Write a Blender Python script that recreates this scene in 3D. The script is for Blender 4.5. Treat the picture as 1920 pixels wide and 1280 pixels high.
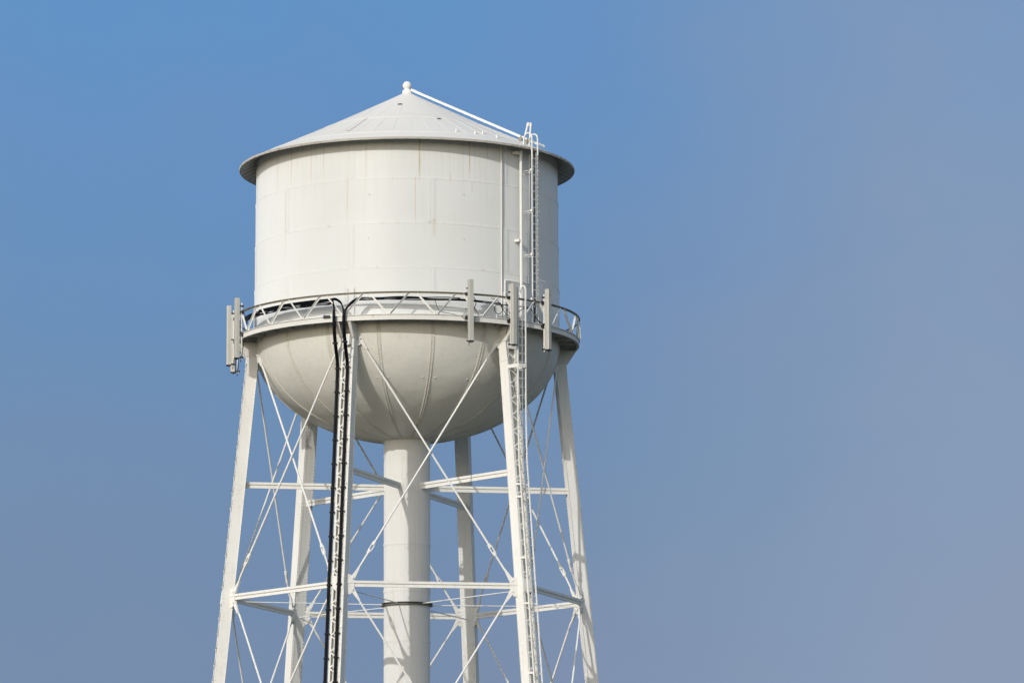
import bpy, bmesh, math, random
from mathutils import Vector, Matrix, Quaternion
R_ = math.radians
random.seed(7)
scene = bpy.context.scene
for o in list(bpy.data.objects):
    bpy.data.objects.remove(o)

# ------------------------------------------------------------------ scale
S = 5.7            # tank radius in metres; heights and radii below are given in tank radii
EYE = 1.7          # camera height above the ground
def Z(z): return z * S + EYE
def P(r, phi, z):
    a = R_(phi)
    return Vector((r * S * math.sin(a), -r * S * math.cos(a), Z(z)))
def L(r, t, z):    # same, in the frame of azimuth 0: r outwards, t sideways
    return Vector((t * S, -r * S, Z(z)))
U = S / 289.5      # metres per photo pixel at the tower's axis

# ------------------------------------------------------------------ camera
PITCH, YAW, ROLL, DIST = 8.6447, -1.3857, -0.1907, 28.1664
cd = bpy.data.cameras.new("camera")
cam = bpy.data.objects.new("camera", cd)
scene.collection.objects.link(cam)
cd.sensor_width = 36.0
cd.lens = 36.0 * 8153.96 / 1920.0
cd.shift_x = 1.86 / 1920.0
cd.shift_y = 63.44 / 1920.0
cd.clip_end = 30000
a, y, rr = R_(PITCH), R_(YAW), R_(ROLL)
fw = Vector((math.sin(-y) * math.cos(a), math.cos(-y) * math.cos(a), math.sin(a)))
rt = Vector((math.cos(-y), -math.sin(-y), 0))
up = rt.cross(fw)
rt2 = math.cos(rr) * rt + math.sin(rr) * up
up2 = -math.sin(rr) * rt + math.cos(rr) * up
M = Matrix((rt2, up2, -fw)).transposed().to_4x4()
M.translation = Vector((0, -DIST * S, EYE))
cam.matrix_world = M
scene.camera = cam

# ------------------------------------------------------------------ light and sky
SUN_AZ, SUN_EL = -28.0, 23.0        # azimuth from the camera side of the tower, towards the left
sl = bpy.data.lights.new("sun", 'SUN')
sl.energy = 2.05
sl.angle = R_(0.53)
sl.color = (1.0, 0.975, 0.93)
sun = bpy.data.objects.new("sun", sl)
scene.collection.objects.link(sun)
sdir = Vector((math.sin(R_(SUN_AZ)) * math.cos(R_(SUN_EL)), -math.cos(R_(SUN_AZ)) * math.cos(R_(SUN_EL)), math.sin(R_(SUN_EL))))
sun.rotation_euler = sdir.to_track_quat('Z', 'Y').to_euler()
sun.location = (-40, -60, 60)

w = bpy.data.worlds.new("World")
scene.world = w
w.use_nodes = True
nt = w.node_tree
nt.nodes.clear()
class NT:
    """small helper round a node tree"""
    def __init__(s, t): s.t = t
    def n(s, typ, **k):
        x = s.t.nodes.new(typ)
        for a_, b_ in k.items(): setattr(x, a_, b_)
        return x
    def link(s, a_, b_): s.t.links.new(a_, b_)
    def val(s, sock, v):
        if hasattr(v, 'is_linked') or hasattr(v, 'links'): s.link(v, sock)
        else: sock.default_value = v
    def math(s, op, a_, b_=None, c_=None, clamp=False):
        x = s.n('ShaderNodeMath', operation=op); x.use_clamp = clamp
        s.val(x.inputs[0], a_)
        if b_ is not None: s.val(x.inputs[1], b_)
        if c_ is not None: s.val(x.inputs[2], c_)
        return x.outputs[0]
    def mix(s, f, a_, b_, mode='MIX'):
        x = s.n('ShaderNodeMix', data_type='RGBA', blend_type=mode)
        s.val(x.inputs[0], f)
        for i, v in ((6, a_), (7, b_)):
            if isinstance(v, tuple): v = (*v[:3], 1.0)
            s.val(x.inputs[i], v)
        return x.outputs[2]
    def ramp(s, v, lo, hi, a_=0.0, b_=1.0, smooth=True):
        x = s.n('ShaderNodeMapRange'); x.interpolation_type = 'SMOOTHSTEP' if smooth else 'LINEAR'
        s.val(x.inputs[0], v)
        for i, q in enumerate((lo, hi, a_, b_)): x.inputs[i + 1].default_value = q
        return x.outputs[0]
    def noise(s, vec, scale, detail=3.0, rough=0.5, col=False):
        x = s.n('ShaderNodeTexNoise')
        if vec is not None: s.link(vec, x.inputs['Vector'])
        x.inputs['Scale'].default_value = scale
        x.inputs['Detail'].default_value = detail
        x.inputs['Roughness'].default_value = rough
        return x.outputs['Color' if col else 'Fac']
    def mapping(s, vec, scale=(1, 1, 1), loc=(0, 0, 0)):
        x = s.n('ShaderNodeMapping')
        s.link(vec, x.inputs['Vector'])
        x.inputs['Scale'].default_value = scale
        x.inputs['Location'].default_value = loc
        return x.outputs[0]

W = NT(nt)
tc = W.n('ShaderNodeTexCoord').outputs['Generated']
sep = W.n('ShaderNodeSeparateXYZ'); W.link(tc, sep.inputs[0])
dx, dy, dz = sep.outputs
sky = W.n('ShaderNodeTexSky', sky_type='NISHITA')
sky.sun_disc = False
sky.sun_elevation = R_(SUN_EL)
sky.sun_rotation = R_(180 - SUN_AZ)
sky.altitude = 50; sky.air_density = 1.0; sky.dust_density = 1.6; sky.ozone_density = 2.0
nish = W.mix(1.0, sky.outputs[0], (0.15, 0.15, 0.15), 'MULTIPLY')
# low sky: clear blue above, a violet-grey bank of mist low down and to the right
n1 = W.noise(W.mapping(tc, (1.0, 1.0, 1.4), (0.37, 0.1, 0.2)), 7.0, 2.0, 0.45)
n2 = W.noise(W.mapping(tc, (1.0, 1.0, 1.2), (3.1, 0.6, 0.9)), 17.0, 3.0, 0.5)
n3 = W.noise(W.mapping(tc, (1.0, 1.0, 1.5), (0.4, 2.6, 1.9)), 55.0, 4.0, 0.6)
wob = W.math('ADD', W.math('MULTIPLY', W.math('SUBTRACT', n1, 0.5), 0.60), W.math('ADD', W.math('MULTIPLY', W.math('SUBTRACT', n2, 0.5), 0.42), W.math('MULTIPLY', W.math('SUBTRACT', n3, 0.5), 0.16)))
side = W.ramp(dx, -0.02, 0.14, 0.0, 1.0)
low = W.ramp(dz, 0.235, 0.07, 0.0, 0.72, False)
h = W.math('ADD', W.math('ADD', W.math('MULTIPLY', side, 0.62), low), wob)
h = W.ramp(W.math('SUBTRACT', h, 0.06), -0.30, 1.22)
blue = W.mix(W.ramp(dz, 0.08, 0.23), (0.146, 0.268, 0.445), (0.117, 0.290, 0.578))
mist = W.mix(side, (0.200, 0.272, 0.405), (0.250, 0.336, 0.482))
n4 = W.noise(W.mapping(tc, (1.0, 1.0, 0.8), (1.7, 4.2, 0.3)), 11.0, 3.0, 0.55)
mist = W.mix(W.math('MULTIPLY', W.ramp(n4, 0.35, 0.65), 0.55), mist, W.mix(side, (0.205, 0.258, 0.395), (0.278, 0.322, 0.448)))
lowsky = W.mix(h, blue, mist)
blend = W.math('MAXIMUM', W.ramp(dz, 0.28, 0.75), W.ramp(dy, 0.55, -0.1))   # overhead and behind the camera: the plain daylight sky
skycol = W.mix(blend, lowsky, nish)
bg = W.n('ShaderNodeBackground')
W.link(skycol, bg.inputs['Color'])
bg.inputs['Strength'].default_value = 1.0
out = W.n('ShaderNodeOutputWorld')
W.link(bg.outputs[0], out.inputs['Surface'])

scene.view_settings.view_transform = 'Standard'
scene.view_settings.look = 'None'
scene.view_settings.exposure = 0.0
scene.view_settings.gamma = 1.0
scene.view_settings.use_curve_mapping = False
scene.cycles.max_bounces = 16
scene.cycles.diffuse_bounces = 10

# ------------------------------------------------------------------ materials
def new_mat(name):
    m = bpy.data.materials.new(name)
    m.use_nodes = True
    t = NT(m.node_tree)
    b = m.node_tree.nodes['Principled BSDF']
    return m, t, b

def paint(name, base=(0.74, 0.735, 0.70), dirt=(0.52, 0.50, 0.43), dirt_amt=0.35, rough=0.5, bump=0.0, bump_scale=1.5, streak=0.0, rust=0.0, spec=0.3, chalk=0.6):
    m, t, b = new_mat(name)
    co = t.n('ShaderNodeTexCoord').outputs['Object']
    sp = t.n('ShaderNodeSeparateXYZ'); t.link(co, sp.inputs[0])
    big = t.noise(co, 0.55, 5.0, 0.6)
    fine = t.noise(co, 9.0, 4.0, 0.65)
    d = t.math('MULTIPLY', t.ramp(big, 0.42, 0.72), t.ramp(fine, 0.3, 0.75))
    d = t.math('MULTIPLY', d, dirt_amt)
    col = t.mix(d, base, dirt)
    if streak:
        st = t.noise(t.mapping(co, (3.2, 3.2, 0.10)), 2.6, 4.0, 0.6)
        col = t.mix(t.math('MULTIPLY', t.ramp(st, 0.50, 0.72), streak), col, (0.56, 0.53, 0.44))
    if rust:
        rn = t.noise(t.mapping(co, (1.0, 1.0, 0.35)), 4.5, 6.0, 0.7)
        rm = t.math('MULTIPLY', t.ramp(rn, 0.63, 0.74), rust)
        col = t.mix(rm, col, (0.36, 0.19, 0.07))
    t.link(col, b.inputs['Base Color'])
    t.link(t.ramp(fine, 0.2, 0.8, rough - 0.07, rough + 0.1, False), b.inputs['Roughness'])
    b.inputs['Specular IOR Level'].default_value = spec
    b.inputs['Diffuse Roughness'].default_value = chalk
    if bump:
        bp = t.n('ShaderNodeBump')
        bp.inputs['Strength'].default_value = bump
        bp.inputs['Distance'].default_value = 0.05
        t.link(t.math('ADD', t.noise(co, bump_scale, 3.0, 0.5), t.math('MULTIPLY', fine, 0.06)), bp.inputs['Height'])
        t.link(bp.outputs[0], b.inputs['Normal'])
    return m

def wall_paint():
    """white paint of the tank wall: drip streaks and a few rusty runs under the eave, pale below"""
    m, t, b = new_mat('tank_wall_paint')
    co = t.n('ShaderNodeTexCoord').outputs['Object']
    sp = t.n('ShaderNodeSeparateXYZ'); t.link(co, sp.inputs[0])
    ang = t.math('MULTIPLY', t.math('ARCTAN2', sp.outputs[0], t.math('MULTIPLY', sp.outputs[1], -1.0)), 57.29578)
    zz = sp.outputs[2]
    big = t.noise(co, 0.5, 5.0, 0.6)
    col = t.mix(t.math('MULTIPLY', t.ramp(big, 0.4, 0.75), 0.15), (0.745, 0.755, 0.732), (0.65, 0.625, 0.56))
    cyl = t.n('ShaderNodeCombineXYZ')
    t.link(ang, cyl.inputs[0]); t.link(t.math('MULTIPLY', zz, 0.22), cyl.inputs[1])
    wob = t.math('MULTIPLY', t.math('SUBTRACT', t.noise(co, 0.9, 2.0), 0.5), 0.5)
    st = t.noise(t.mapping(cyl.outputs[0], (0.55, 0.6, 1.0)), 1.0, 5.0, 0.7)
    top = t.ramp(zz, Z(4.55), Z(5.65), 0.25, 1.0)
    col = t.mix(t.math('MULTIPLY', t.math('MULTIPLY', t.ramp(st, 0.52, 0.74), 0.24), top), col, (0.55, 0.52, 0.42))
    st2 = t.noise(t.mapping(cyl.outputs[0], (1.9, 0.5, 1.0)), 1.0, 3.0, 0.6)
    top2 = t.ramp(zz, Z(5.2), Z(5.66), 0.0, 1.0)
    col = t.mix(t.math('MULTIPLY', t.math('MULTIPLY', t.ramp(st2, 0.55, 0.72), 0.24), top2), col, (0.50, 0.45, 0.33))
    # single rusty runs: (azimuth, half width, lower end, upper end, strength, colour)
    runs = [(-48.6, 0.22, 5.40, 5.70, 0.55), (-45.0, 0.12, 5.44, 5.70, 0.4), (-38.2, 0.30, 5.33, 5.70, 0.28), (-32.5, 0.2, 5.42, 5.70, 0.4), (-51.5, 0.22, 4.85, 5.41, 0.33), (-22.3, 0.14, 5.1, 5.41, 0.4),
            (4.55, 0.30, 5.36, 5.70, 0.75), (3.0, 0.16, 5.05, 5.41, 0.45), (23.7, 0.26, 5.38, 5.70, 0.65), (31.3, 0.16, 5.50, 5.70, 0.5), (10.0, 0.7, 5.0, 5.14, 0.22), (38.0, 0.2, 5.5, 5.7, 0.4),
            (-57.5, 0.18, 5.3, 5.70, 0.35), (16.0, 0.14, 5.36, 5.45, 0.5), (24.6, 0.2, 5.30, 5.39, 0.45)]
    rn = t.noise(t.mapping(co, (2.0, 2.0, 0.8)), 5.0, 4.0, 0.7)
    tot = None
    for u0, hw, z0, z1, s in runs:
        du = t.math('ABSOLUTE', t.math('SUBTRACT', t.math('ADD', ang, t.math('MULTIPLY', wob, 0.25)), u0))
        k = t.ramp(du, hw * 1.4, hw * 0.3)
        k = t.math('MULTIPLY', k, t.ramp(zz, Z(z0), Z(z0 + (z1 - z0) * 0.45)))
        k = t.math('MULTIPLY', k, t.math('LESS_THAN', zz, Z(z1)))
        k = t.math('MULTIPLY', k, s)
        tot = k if tot is None else t.math('MAXIMUM', tot, k)
    tot = t.math('MULTIPLY', tot, t.ramp(rn, 0.25, 0.6, 0.45, 1.0))
    col = t.mix(tot, col, (0.50, 0.36, 0.19))
    # a little rust creeping out of the lap seams
    fine = t.noise(co, 9.0, 4.0, 0.65)
    seam = None
    for z0 in (5.4078, 5.1196, 4.8338):
        k = t.ramp(t.math('ABSOLUTE', t.math('SUBTRACT', zz, Z(z0) - 0.03)), 0.10, 0.0)
        seam = k if seam is None else t.math('MAXIMUM', seam, k)
    sn = t.noise(t.mapping(cyl.outputs[0], (0.35, 3.0, 1.0)), 1.0, 4.0, 0.7)
    col = t.mix(t.math('MULTIPLY', t.math('MULTIPLY', seam, t.ramp(sn, 0.56, 0.70)), 0.30), col, (0.45, 0.33, 0.18))
    t.link(col, b.inputs['Base Color'])
    t.link(t.ramp(fine, 0.2, 0.8, 0.36, 0.52, False), b.inputs['Roughness'])
    b.inputs['Specular IOR Level'].default_value = 0.35
    b.inputs['Diffuse Roughness'].default_value = 1.0
    bp = t.n('ShaderNodeBump')
    bp.inputs['Strength'].default_value = 0.22
    bp.inputs['Distance'].default_value = 0.05
    t.link(t.noise(co, 1.1, 2.0, 0.5), bp.inputs['Height'])
    t.link(bp.outputs[0], b.inputs['Normal'])
    return m

def plain(name, base, rough=0.5, metal=0.0, var=0.3, scale=8.0, spec=0.4):
    m, t, b = new_mat(name)
    co = t.n('ShaderNodeTexCoord').outputs['Object']
    n = t.noise(co, scale, 4.0, 0.6)
    d = tuple(c * (1 - var) for c in base)
    t.link(t.mix(t.ramp(n, 0.35, 0.7), base, d), b.inputs['Base Color'])
    b.inputs['Roughness'].default_value = rough
    b.inputs['Metallic'].default_value = metal
    b.inputs['Specular IOR Level'].default_value = spec
    return m

MW = wall_paint()
MWHITE = paint('white_steel_paint', base=(0.80, 0.795, 0.755), streak=0.18, rust=0.12)
MRISER = paint('riser_paint', base=(0.74, 0.735, 0.70), dirt_amt=0.25, streak=0.36, rust=0.14, bump=0.15, bump_scale=1.5)
MROOF = paint('roof_paint', chalk=0.12, base=(0.82, 0.79, 0.71), dirt=(0.66, 0.63, 0.545), dirt_amt=0.35, rust=0.06, bump=0.12, bump_scale=2.0)
MBOWL = paint('bowl_paint', chalk=0.35, base=(0.72, 0.715, 0.655), dirt=(0.54, 0.52, 0.44), dirt_amt=0.5, streak=0.22, bump=0.75, bump_scale=1.0, rough=0.4, spec=0.5)
MSEAM = paint('seam_grime_shade', base=(0.62, 0.61, 0.545), dirt=(0.40, 0.375, 0.29), dirt_amt=0.7, rust=0.25)  # darker strap tone: grime plus painted shadow around the rivets
MRIM = paint('balcony_paint', base=(0.72, 0.71, 0.67), streak=0.2, rust=0.75)
MLIP = paint('roof_edge_paint', base=(0.50, 0.48, 0.43), dirt=(0.26, 0.20, 0.13), dirt_amt=0.9, rust=1.0)
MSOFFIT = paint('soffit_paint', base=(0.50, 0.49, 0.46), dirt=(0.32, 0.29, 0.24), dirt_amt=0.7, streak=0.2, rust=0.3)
MRAIL = plain('grey_brown_rail', (0.31, 0.285, 0.225), 0.6, 0.0, 0.35)  # grey-brown tone of the handrail and rollers
MGALV = plain('galvanised_steel', (0.50, 0.51, 0.50), 0.45, 0.35, 0.25)
MANT = plain('antenna_plastic', (0.47, 0.465, 0.415), 0.5, 0.0, 0.07, 1.5)
MBLACK = plain('black_rubber', (0.006, 0.007, 0.011), 0.30, 0.0, 0.3, 6.0, 0.12)
MDARK = plain('dark_steel', (0.035, 0.036, 0.036), 0.55)
MCABLE = plain('blue_black_sheath', (0.10, 0.12, 0.15), 0.5, 0.0, 0.5, 5.0, 0.25)
MRING = plain('tie_ring_steel', (0.19, 0.185, 0.16), 0.6)

def ground_mat():
    m, t, b = new_mat('dry_ground')
    co = t.n('ShaderNodeTexCoord').outputs['Object']
    n = t.noise(co, 0.05, 8.0, 0.7)
    f = t.noise(co, 2.5, 6.0, 0.7)
    c = t.mix(t.ramp(n, 0.35, 0.65), (0.070, 0.064, 0.045), (0.034, 0.039, 0.020))
    c = t.mix(t.math('MULTIPLY', t.ramp(f, 0.4, 0.7), 0.5), c, (0.095, 0.088, 0.07))
    t.link(c, b.inputs['Base Color'])
    b.inputs['Roughness'].default_value = 0.95
    return m
MGROUND = ground_mat()

# ------------------------------------------------------------------ mesh helpers
class MB:
    def __init__(s): s.v = []; s.f = []; s.sm = []
    def add(s, vs, fs, smooth=False):
        o = len(s.v)
        s.v += [tuple(v) for v in vs]
        s.f += [tuple(i + o for i in f) for f in fs]
        s.sm += [smooth] * len(fs)
    def box(s, c, ax, ay, az):
        """box from its centre and three half-axis vectors"""
        c, ax, ay, az = map(Vector, (c, ax, ay, az))
        vs = [c + i * ax + j * ay + k * az for i in (-1, 1) for j in (-1, 1) for k in (-1, 1)]
        s.add(vs, [(0, 1, 3, 2), (4, 6, 7, 5), (0, 4, 5, 1), (2, 3, 7, 6), (0, 2, 6, 4), (1, 5, 7, 3)])
    def bar(s, p0, p1, side, w_, h_):
        """box along p0-p1: w_ across SIDE, h_ across the third direction"""
        p0, p1 = Vector(p0), Vector(p1)
        d = (p1 - p0); n = d.normalized()
        sd = (Vector(side) - Vector(side).dot(n) * n).normalized()
        th = n.cross(sd)
        s.box((p0 + p1) / 2, d / 2, sd * w_ / 2, th * h_ / 2)
    def tube(s, pts, r, n=8, closed=False, caps=True, radii=None):
        pts = [Vector(p) for p in pts]
        m = len(pts)
        tang = []
        for i in range(m):
            a_ = pts[(i - 1) % m] if (closed or i > 0) else pts[i]
            b_ = pts[(i + 1) % m] if (closed or i < m - 1) else pts[i]
            tang.append((b_ - a_).normalized())
        ref = Vector((0, 0, 1)) if abs(tang[0].z) < 0.9 else Vector((1, 0, 0))
        nv = (ref - ref.dot(tang[0]) * tang[0]).normalized()
        rings = []
        for i in range(m):
            nv = (nv - nv.dot(tang[i]) * tang[i]).normalized()
            bv = tang[i].cross(nv)
            q = radii[i] if radii else r
            rings.append([pts[i] + q * (math.cos(2 * math.pi * k / n) * nv + math.sin(2 * math.pi * k / n) * bv) for k in range(n)])
        vs = [v for rg in rings for v in rg]
        fs = []
        for i in range(m if closed else m - 1):
            j = (i + 1) % m
            for k in range(n):
                fs.append((i * n + k, i * n + (k + 1) % n, j * n + (k + 1) % n, j * n + k))
        s.add(vs, fs, True)
        if caps and not closed:
            s.add(rings[0], [tuple(range(n))[::-1]])
            s.add(rings[-1], [tuple(range(n))])
    def revolve(s, prof, n=128, smooth=True, closed=False, a0=None, a1=None):
        """lathe a profile of (radius, height) in metres about the tower's axis"""
        full = a0 is None
        m = n if full else n + 1
        vs = []
        for k in range(m):
            a_ = 2 * math.pi * k / n if full else R_(a0 + (a1 - a0) * k / n)
            for r_, z_ in prof: vs.append((r_ * math.sin(a_), -r_ * math.cos(a_), z_))
        q = len(prof); fs = []
        for k in range(n):
            k2 = (k + 1) % m
            for i in range(q if closed else q - 1):
                j = (i + 1) % q
                fs.append((k * q + i, k2 * q + i, k2 * q + j, k * q + j))
        s.add(vs, fs, smooth)
        if closed and not full:
            s.add(vs[:q], [tuple(range(q))]); s.add(vs[-q:], [tuple(range(q))[::-1]])
    def rivet(s, c, nrm, r, ht=0.5):
        c = Vector(c); nrm = Vector(nrm).normalized()
        ref = Vector((0, 0, 1)) if abs(nrm.z) < 0.9 else Vector((1, 0, 0))
        u_ = nrm.cross(ref).normalized(); v_ = nrm.cross(u_)
        vs = []
        for rr_, hh in ((1.0, -0.02), (0.72, ht)):
            for k in range(6):
                a_ = math.pi * k / 3
                vs.append(c + r * rr_ * (math.cos(a_) * u_ + math.sin(a_) * v_) + nrm * r * hh)
        fs = [(k, (k + 1) % 6, 6 + (k + 1) % 6, 6 + k) for k in range(6)] + [tuple(range(6, 12))]
        s.add(vs, fs, True)
    def ball(s, c, r, n=20, squash=1.0):
        c = Vector(c); vs = []; fs = []
        m = n // 2
        for i in range(m + 1):
            t_ = math.pi * i / m
            for k in range(n):
                p_ = 2 * math.pi * k / n
                vs.append(c + Vector((r * math.sin(t_) * math.cos(p_), r * math.sin(t_) * math.sin(p_), r * squash * math.cos(t_))))
        for i in range(m):
            for k in range(n):
                fs.append((i * n + k, (i + 1) * n + k, (i + 1) * n + (k + 1) % n, i * n + (k + 1) % n))
        s.add(vs, fs, True)
    def plate(s, poly, nrm, th):
        """flat polygon with thickness"""
        nrm = Vector(nrm).normalized() * th / 2
        a_ = [Vector(p) - nrm for p in poly]; b_ = [Vector(p) + nrm for p in poly]
        n = len(poly)
        s.add(a_ + b_, [tuple(range(n))[::-1], tuple(range(n, 2 * n))] + [(k, (k + 1) % n, n + (k + 1) % n, n + k) for k in range(n)])
    def build(s, name, mat, parent=None, rotz=0.0, bevel=0.0):
        me = bpy.data.meshes.new(name)
        me.from_pydata(s.v, [], s.f)
        bm = bmesh.new(); bm.from_mesh(me)
        bmesh.ops.remove_doubles(bm, verts=bm.verts, dist=1e-6) if False else None
        bmesh.ops.recalc_face_normals(bm, faces=bm.faces)
        bm.to_mesh(me); bm.free()
        me.polygons.foreach_set('use_smooth', s.sm)
        me.materials.append(mat)
        me.update()
        o = bpy.data.objects.new(name, me)
        scene.collection.objects.link(o)
        if parent is not None: o.parent = parent
        o.rotation_euler.z = R_(rotz)
        return o

def copy_of(o, parent, rotz):
    c = o.copy()
    scene.collection.objects.link(c)
    c.parent = parent
    c.rotation_euler.z = R_(rotz)
    return c
def copy_part(o, parent, rotz):
    """a part turned about the tower's axis, with its sub-parts (their own turn is the part's)"""
    c = o.copy(); scene.collection.objects.link(c); c.parent = parent; c.rotation_euler.z = R_(rotz)
    for ch in [x for x in bpy.data.objects if x.parent == o]:
        d = ch.copy(); scene.collection.objects.link(d); d.parent = c
    return c
def fillet(pts, r, n=5):
    pts = [Vector(p) for p in pts]
    o = [pts[0]]
    for i in range(1, len(pts) - 1):
        a_, b_, c_ = pts[i - 1], pts[i], pts[i + 1]
        d1 = a_ - b_; d2 = c_ - b_
        q = min(r, d1.length * 0.49, d2.length * 0.49)
        s_ = b_ + d1.normalized() * q; e = b_ + d2.normalized() * q
        for k in range(n + 1):
            t_ = k / n
            o.append((1 - t_) ** 2 * s_ + 2 * t_ * (1 - t_) * b_ + t_ ** 2 * e)
    o.append(pts[-1])
    return o
def tag(o, label=None, cat=None, group=None, kind=None):
    if label: o['label'] = label
    if cat: o['category'] = cat
    if group: o['group'] = group
    if kind: o['kind'] = kind
    return o
def empty(name, loc=(0, 0, 0)):
    o = bpy.data.objects.new(name, None)
    scene.collection.objects.link(o)
    o.location = loc
    o.empty_display_size = 0.5
    return o

# ------------------------------------------------------------------ ground
b = MB()
for r0, r1 in ((0.0, 60.0), (60.0, 400.0), (400.0, 3000.0), (3000.0, 12000.0)):
    if r0 == 0: b.revolve([(0.01, 0), (r1, 0)], 64, False)
    else: b.revolve([(r0, 0), (r1, 0)], 64, False)
tag(b.build('ground', MGROUND), kind='structure')

# ------------------------------------------------------------------ the water tower
tower = tag(empty('water_tower'), 'tall white riveted water tower with cone roof, round tank and six lattice legs', 'water tower')
TH = 9.0
LEGS = [TH + 30 + 60 * k for k in range(6)]       # 39, 99, 159, 219, 279, 339
ZB = 4.4697                                       # underside of the balcony
Z1, Z2, Z3 = 3.5383, 2.8031, 0.98                 # radial struts, leg struts, lower leg struts
ZG = -EYE / S
def RL(z): return 1.0092 + 0.0985 * (ZB - z)

# tank wall: four lapped courses
b = MB()
courses = [(0.9930, 5.690, 5.4078), (0.9957, 5.4078, 5.1196), (0.9984, 5.1196, 4.8338), (1.0011, 4.8338, 4.485)]
for i, (r_, zt, zb_) in enumerate(courses):
    b.revolve([(r_ * S, Z(zt)), (r_ * S, Z((zt + zb_) / 2)), (r_ * S, Z(zb_))], 256)
    if i:
        b.revolve([(courses[i - 1][0] * S - 0.03, Z(zt)), (r_ * S, Z(zt))], 256, False)
for i, (r_, zt, zb_) in enumerate(courses):
    # horizontal rivet row just below each lap edge
    if i:
        nr = 470
        for k in range(nr):
            a_ = 360.0 * k / nr
            if 110 < a_ < 250: continue
            p_ = P(r_, a_, zt) - Vector((0, 0, 0.055))
            b.rivet(p_, (p_.x, p_.y, 0), 0.021)
    # vertical seams with a double rivet row
    base = (39 if i in (0, 2) else 9)
    for k in range(6):
        phi = base + 60 * k
        if 130 < phi % 360 < 230: continue
        e = Vector((math.sin(R_(phi)), -math.cos(R_(phi)), 0)); t_ = Vector((e.y * -1, e.x, 0))
        hh = (zt - zb_) * S
        # butt strap standing a little proud
        b.revolve([(r_ * S + 0.004, Z(zb_) + 0.012), (r_ * S + 0.011, Z(zb_) + 0.012), (r_ * S + 0.011, Z(zt) - 0.012), (r_ * S + 0.004, Z(zt) - 0.012)], 4, False, True, phi - 1.35, phi + 1.35)
        n_ = int(hh / 0.075)
        for j in range(1, n_):
            for sgn in (-0.55, 0.55):
                p_ = P(r_, phi + sgn, zb_) + Vector((0, 0, hh * (j + (0.5 if sgn > 0 else 0)) / n_)) + e * 0.011
                b.rivet(p_, e, 0.022)
tank_wall = b.build('tank_wall', MW, tower)

# a few small plate lugs on the wall
for (x_, z_) in ((21.0, 5.31), (21.2, 5.02), (-14.0, 5.30), (-14.2, 5.02), (15.5, 4.74)):
    bb = MB()
    e = Vector((math.sin(R_(x_)), -math.cos(R_(x_)), 0))
    t_ = Vector((-e.y, e.x, 0))
    bb.box(P(1.0, x_, z_) + e * 0.012, t_ * 0.013, Vector((0, 0, 0.025)), e * 0.008)
    bb.build('lug', MW, tank_wall)

# attachment plates of the legs on the tank wall
for phi in LEGS:
    if 130 < phi < 240: continue
    b = MB()
    e = Vector((math.sin(R_(phi)), -math.cos(R_(phi)), 0)); t_ = Vector((-e.y, e.x, 0))
    for s_ in (-1, 1):
        b.box(P(1.004, phi, 4.60) + t_ * s_ * 0.125 + e * 0.012, t_ * 0.03, Vector((0, 0, 0.56)), e * 0.018)
    for s_ in (-1, 1):
        for k in range(12):
            b.rivet(P(1.004, phi, 4.54) + t_ * s_ * 0.2 + Vector((0, 0, k * 0.085)) + e * 0.002, e, 0.02)
    b.build('leg_strap', MW, tower)

# tank bottom (riveted bowl)
ZJ, BD, RR = 4.492, 0.655, 0.151
b = MB()
prof = []
tmax = math.acos(RR / 1.0)
for i in range(41):
    t_ = tmax * i / 40
    prof.append((math.cos(t_) * 1.0003 * S, Z(ZJ - BD * math.sin(t_))))
b.revolve(prof, 216)
def bowl(phi, t_):
    r_ = math.cos(t_)
    p_ = P(r_, phi, ZJ - BD * math.sin(t_))
    n_ = Vector((math.sin(R_(phi)) * math.cos(t_) / 1.0, -math.cos(R_(phi)) * math.cos(t_), -math.sin(t_) / BD)).normalized()
    return p_, n_
seams = MB()
for k in range(18):
    phi = 9.5 + 20 * k
    back = 115 < phi < 265
    # seam strap
    vs = []; fs = []
    nn = 34
    for i in range(nn + 1):
        t_ = tmax * 0.985 * i / nn
        r_ = math.cos(t_)
        hw = 0.078 * (0.35 + 0.65 * r_)
        for sg, dpt in ((-1, 0.001), (-1, 0.014), (1, 0.014), (1, 0.001)):
            dphi = sg * math.degrees(hw / (r_ * S))
            p_, n_ = bowl(phi + dphi, t_)
            vs.append(p_ + n_ * dpt)
        if i:
            for q in range(3):
                fs.append(((i - 1) * 4 + q, (i - 1) * 4 + q + 1, i * 4 + q + 1, i * 4 + q))
    seams.add(vs, fs, False)
    if back: continue
    arc = 0.0; t_ = 0.03; j = 0
    while t_ < 1.12:
        r_ = math.cos(t_)
        for sg in (-1, 1):
            p_, n_ = bowl(phi + sg * math.degrees(0.05 * (0.45 + 0.55 * r_) / (r_ * S)), t_ + (0.009 if sg > 0 else 0))
            b.rivet(p_ + n_ * 0.012, n_, 0.025, 0.75)
        ds = S * math.hypot(math.sin(t_), BD * math.cos(t_))
        t_ += 0.095 / ds
        j += 1
    for sg in (-1, 1):                            # single studs beside the seam
        p_, n_ = bowl(phi + sg * 2.6, 0.56)
        b.rivet(p_, n_, 0.035)
tank_bottom = b.build('tank_bottom', MBOWL, tower)
seams.build('seam_straps', MSEAM, tank_bottom)

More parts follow.
